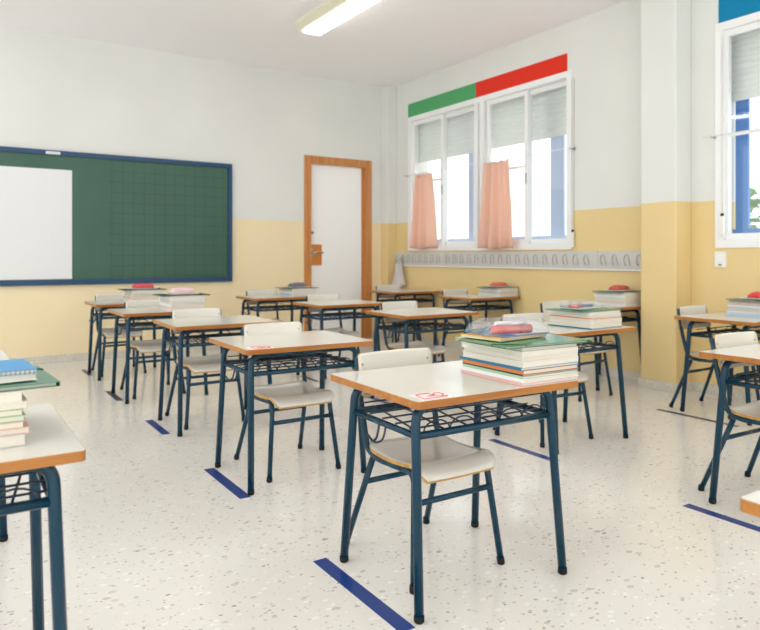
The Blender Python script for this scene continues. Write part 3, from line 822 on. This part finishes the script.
# A — the big foreground stack
g = 'books stacked on the foreground desk'
spec = [(.235,.285,.009,PK,'x-',0,0,0), (.235,.283,.011,W_,'x-',.003,.001,.01), (.23,.28,.008,PG,'x-',.002,0,-.01), (.232,.28,.004,DK,'x-',.003,0,.0),
        (.23,.28,.012,ORG,'x-',.004,.002,.01), (.24,.285,.008,TE,'x-',.0,.003,.0), (.232,.278,.017,W_,'x+',.0,0,.015), (.228,.28,.014,CR,'x+',.004,.004,-.01), (.232,.284,.015,W_,'x+',-.002,.002,.01), (.225,.28,.012,GY,'x+',.0,.003,.0)]
ax, ay = 1.5325, 1.552
zt = stack(ax, ay, spec, 'foreground desk', g, -.03)
folder(.335, .255, .008, GR, 'dark green elastic folder lying on the foreground textbook stack', 'folders on the book stacks', (1.522, 1.53, zt), -.06+0, band=(20, 70, 50))
zf = zt+.0108
notebook(.225, .165, .008, (236, 190, 96), 'white notebook with yellow and orange corner, under the pencil pouch in the foreground', 'notebooks under the foreground pouch', (1.50, 1.585, zf), .12, coil=True, col2=(238, 238, 238))
notebook(.20, .15, .004, BL, 'thin blue-edged notebook directly below the foreground pencil pouch', 'notebooks under the foreground pouch', (1.525, 1.583, zf+.0090), .05, coil=False, col2=(236,236,240))
zp = zf+.0136
pouch(.245, .145, .044, M['clear'], 'clear plastic zip pouch full of red pens on the foreground stack', 'pencil pouches on the book stacks', (1.505, 1.575, zp), -.12, 3, (40, 130, 160))
for i, (a, b, r, c, lb) in enumerate([((1.425, 1.555, .013), (1.565, 1.528, .013), .0125, (216, 34, 26), 'thick red marker at the front of the clear foreground pouch'),
        ((1.45, 1.583, .012), (1.590, 1.557, .012), .0115, (224, 60, 52), 'coral red marker lying behind the thick red one in the foreground pouch'),
        ((1.42, 1.59, .009), (1.46, 1.61, .009), .007, (20, 100, 160), 'short blue marker at the left end of the foreground pouch'),
        ((1.48, 1.606, .009), (1.58, 1.585, .009), .007, (240, 150, 140), 'pink marker at the back of the clear foreground pouch'),
        ((1.45, 1.570, .031), (1.565, 1.553, .030), .0065, (236, 236, 236), 'white pen on top inside the clear foreground pouch')]):
    marker((a[0], a[1], zp+a[2]), (b[0], b[1], zp+b[2]), r, c, lb)

# L — behind and right of it
g = 'books stacked on the desk behind the foreground stack'
spec = [(.25,.29,.006,TE,'x-',0,0,0), (.245,.285,.023,W_,'x+',0,0,.01), (.245,.285,.023,CR,'x+',.003,.0,0), (.24,.28,.006,ORG,'x-',-.002,0,.02), (.245,.285,.014,W_,'x+',0,.003,-.02), (.24,.28,.014,W_,'x-',.002,0,.03)]
lx, ly = 2.915, 2.455
zt = stack(lx, ly, spec, 'desk behind the foreground stack', g, .02)
folder(.33, .25, .007, GR, 'green elastic folder on the book stack behind the foreground stack', 'folders on the book stacks', (lx-.01, ly, zt), .02)
notebook(.20, .14, .004, W_, 'white notebook under the pouch on the stack behind the foreground stack', 'notebooks on the far stacks', (lx-.02, ly+.02, zt+.0098), .1, coil=False)
zp = zt+.0142
pouch(.22, .12, .040, M['clear'], 'clear pouch with mixed pens on the stack behind the foreground stack', 'pencil pouches on the book stacks', (lx-.02, ly+.01, zp), .02, 8)
for a, b, r, c, lb in [((-.10, -.01, .010), (-.03, -.03, .010), .0085, (226, 70, 66), 'red marker in the pouch on the stack behind the foreground stack'),
                       ((-.06, .02, .010), (.03, .01, .010), .008, (40, 150, 120), 'green marker in the pouch behind the foreground stack'),
                       ((-.02, -.02, .010), (.07, -.02, .010), .007, (70, 80, 160), 'violet blue marker in the pouch behind the foreground stack')]:
    marker((lx-.02+a[0], ly+.01+a[1], zp+a[2]), (lx-.02+b[0], ly+.01+b[1], zp+b[2]), r, c, lb, group='pens in the second pouch')

def far_stack(x, y, n, where, group, cols, fcol, pcol, h=.11, rz=0, w=.24, d=.28):
    rnd = random.Random(int(x*100+y*10)); hs = [rnd.uniform(.7, 1.3) for _ in range(n)]; s = sum(hs); z = 0
    spec = [(w+rnd.uniform(-.008, .004), d+rnd.uniform(-.008, .004), h*hs[i]/s, cols[i % len(cols)], rnd.choice(['x-', 'x+', 'x+']), rnd.uniform(-.004, .004), rnd.uniform(-.004, .004), rnd.uniform(-.03, .03)) for i in range(n)]
    zt = stack(x, y, spec, where, group, rz)
    folder(.33, .25, .007, fcol, '%s elastic folder on the book stack on the %s' % (cname(fcol), where), 'folders on the book stacks', (x-.005, y, zt), rz+.02)
    notebook(.20, .15, .005, W_, 'white notebook topping the folder on the %s' % where, 'notebooks on the far stacks', (x+.005, y+.01, zt+.0098), rz+.1, coil=False)
    pouch(.17, .085, .034, cmat(pcol), '%s pencil case on the book stack on the %s' % (cname(pcol), where), 'pencil pouches on the book stacks', (x, y, zt+.0152), rz+.1, int(x*10), (200, 200, 200))
DG = (40, 70, 60)
far_stack(1.43, 4.76, 6, 'fourth desk before the board', 'books on the fourth desk before the board', [W_, PK, W_, PB, W_, W_], DG, (228, 196, 196), .10)
far_stack(1.40, 5.74, 6, 'farthest desk under the board', 'books on the farthest desk under the board', [W_, W_, PK, W_, PG, W_], DK, (214, 84, 88), .098)
far_stack(2.815, 5.75, 5, 'desk left of the door', 'books on the desk left of the door', [W_, PB, W_, CR, W_], DG, (120, 110, 130), .075)
far_stack(4.425, 4.745, 5, 'desk under the curtained window', 'books on the desk under the curtained window', [CR, W_, BL, W_, CR], DG, (220, 110, 90), .078)
far_stack(4.40, 3.37, 6, 'desk by the pillar', 'books on the desk by the pillar', [W_, PK, W_, CR, W_, W_], (54, 100, 74), (206, 90, 84), .10)
far_stack(4.325, 2.265, 6, 'desk near the light switch', 'books on the desk near the light switch', [PB, W_, BL, W_, ORG, W_], (54, 110, 90), (222, 70, 70), .10)
# F — blurred stack at the left edge
spec = [(.21,.28,.024,GY,'x-',0,0,0), (.21,.28,.012,PK,'y+',.004,0,.02), (.205,.28,.013,(214,172,150),'y+',.002,0,-.02), (.21,.28,.011,PG,'y+',-.004,0,.02), (.20,.28,.013,(140,180,110),'y+',0,0,0), (.205,.28,.013,CR,'y+',.002,0,.03), (.20,.28,.020,CR,'y+',0,.002,0)]
fx, fy = .040, 1.655
zt = stack(fx, fy, spec, 'desk at the left edge', 'books on the desk at the left edge')
folder(.335, .25, .010, (48, 120, 84), 'green elastic folder on the blurred stack at the left edge', 'folders on the book stacks', (fx-.005, fy-.0, zt), .06, band=(20, 80, 50))
notebook(.22, .17, .014, W_, 'thick white pad below the blue spiral notebook at the left edge', 'notebooks at the left edge', (fx+.012, fy-.01, zt+.0127), .10, coil=False)
notebook(.21, .17, .009, (60, 140, 190), 'blue spiral notebook at the left edge on the blurred stack', 'notebooks at the left edge', (fx+.020, fy-.01, zt+.0272), .06, coil=True, col2=(70, 150, 200))
pouch(.15, .08, .02, cmat((220, 96, 84)), 'small red pencil case on the blue notebook at the left edge', 'pencil pouches on the book stacks', (fx-.04, fy+.02, zt+.037), .3, 4)

# ------------------------------------------------------------------ outside
def tree(x, y, z, r, h, lb, sd):
    rnd = random.Random(sd); t = empty('garden_tree', (x, y, z)); tag(t, lb, 'tree', 'trees outside')
    b = bmesh.new()
    tube(b, [(0, 0, 0), (.05, .02, h*.3), (0, 0, h*.6)], [.12, .09, .05], 8); link('trunk', b, M['bark'], t)
    b = bmesh.new()
    for _ in range(2600):
        while True:
            p = Vector((rnd.uniform(-1, 1), rnd.uniform(-1, 1), rnd.uniform(-1, 1)))
            if .35 < p.length < 1: break
        c = Vector((p.x*r, p.y*r, h*.65+p.z*h*.35)); a = Vector((rnd.uniform(-1, 1), rnd.uniform(-1, 1), rnd.uniform(-1, 1))).normalized(); q = a.cross(Vector((.3, .5, .8))).normalized(); s = rnd.uniform(.05, .1)
        b.faces.new([b.verts.new(c+a*s), b.verts.new(c+q*s*.5), b.verts.new(c-a*s), b.verts.new(c-q*s*.5)])
    link('foliage', b, M['leaf'], t)
tree(9.2, 4.6, -1.6, 1.3, 3.5, 'green tree seen faintly through the right-hand window', 2)
bm = bmesh.new(); box(bm, XW+.3, 30, -12, 26, -1.7, -1.6); o = struct('ground', bm, mat('pale_yard', srgb(226, 222, 214), .8))

# ------------------------------------------------------------------ light
w = bpy.data.worlds.new('World'); bpy.context.scene.world = w; w.use_nodes = True
nt = w.node_tree; bg = nt.nodes['Background']
bg.inputs[0].default_value = (.93, .97, 1, 1); bg.inputs[1].default_value = 1.4

def area(name, loc, rot, sx, sy, power, col=(1, .97, .92)):
    l = bpy.data.lights.new(name, 'AREA'); l.shape = 'RECTANGLE'; l.size = sx; l.size_y = sy; l.energy = power; l.color = col
    o = bpy.data.objects.new(name, l); C.objects.link(o); o.location = loc; o.rotation_euler = rot; return o

# ------------------------------------------------------------------ camera
cam = bpy.data.cameras.new('Camera'); co = bpy.data.objects.new('Camera', cam); C.objects.link(co)
co.location = (0, 0, .9746); co.rotation_euler = (PI/2, 0, -.577)
cam.sensor_width = 36; cam.sensor_fit = 'HORIZONTAL'; cam.lens = 676.2/760*36
cam.shift_x = 0; cam.shift_y = -59.1/760
cam.clip_start = .05
cam.dof.use_dof = True; cam.dof.focus_distance = 2.2; cam.dof.aperture_fstop = 4.0
sc = bpy.context.scene; sc.camera = co
sc.view_settings.view_transform = 'Standard'; sc.view_settings.look = 'None'
sc.view_settings.exposure = .7; sc.view_settings.gamma = 1
sc.view_settings.use_curve_mapping = False
sc.cycles.max_bounces = 10; sc.cycles.diffuse_bounces = 5; sc.cycles.transparent_max_bounces = 16
sc.cycles.use_denoising = True
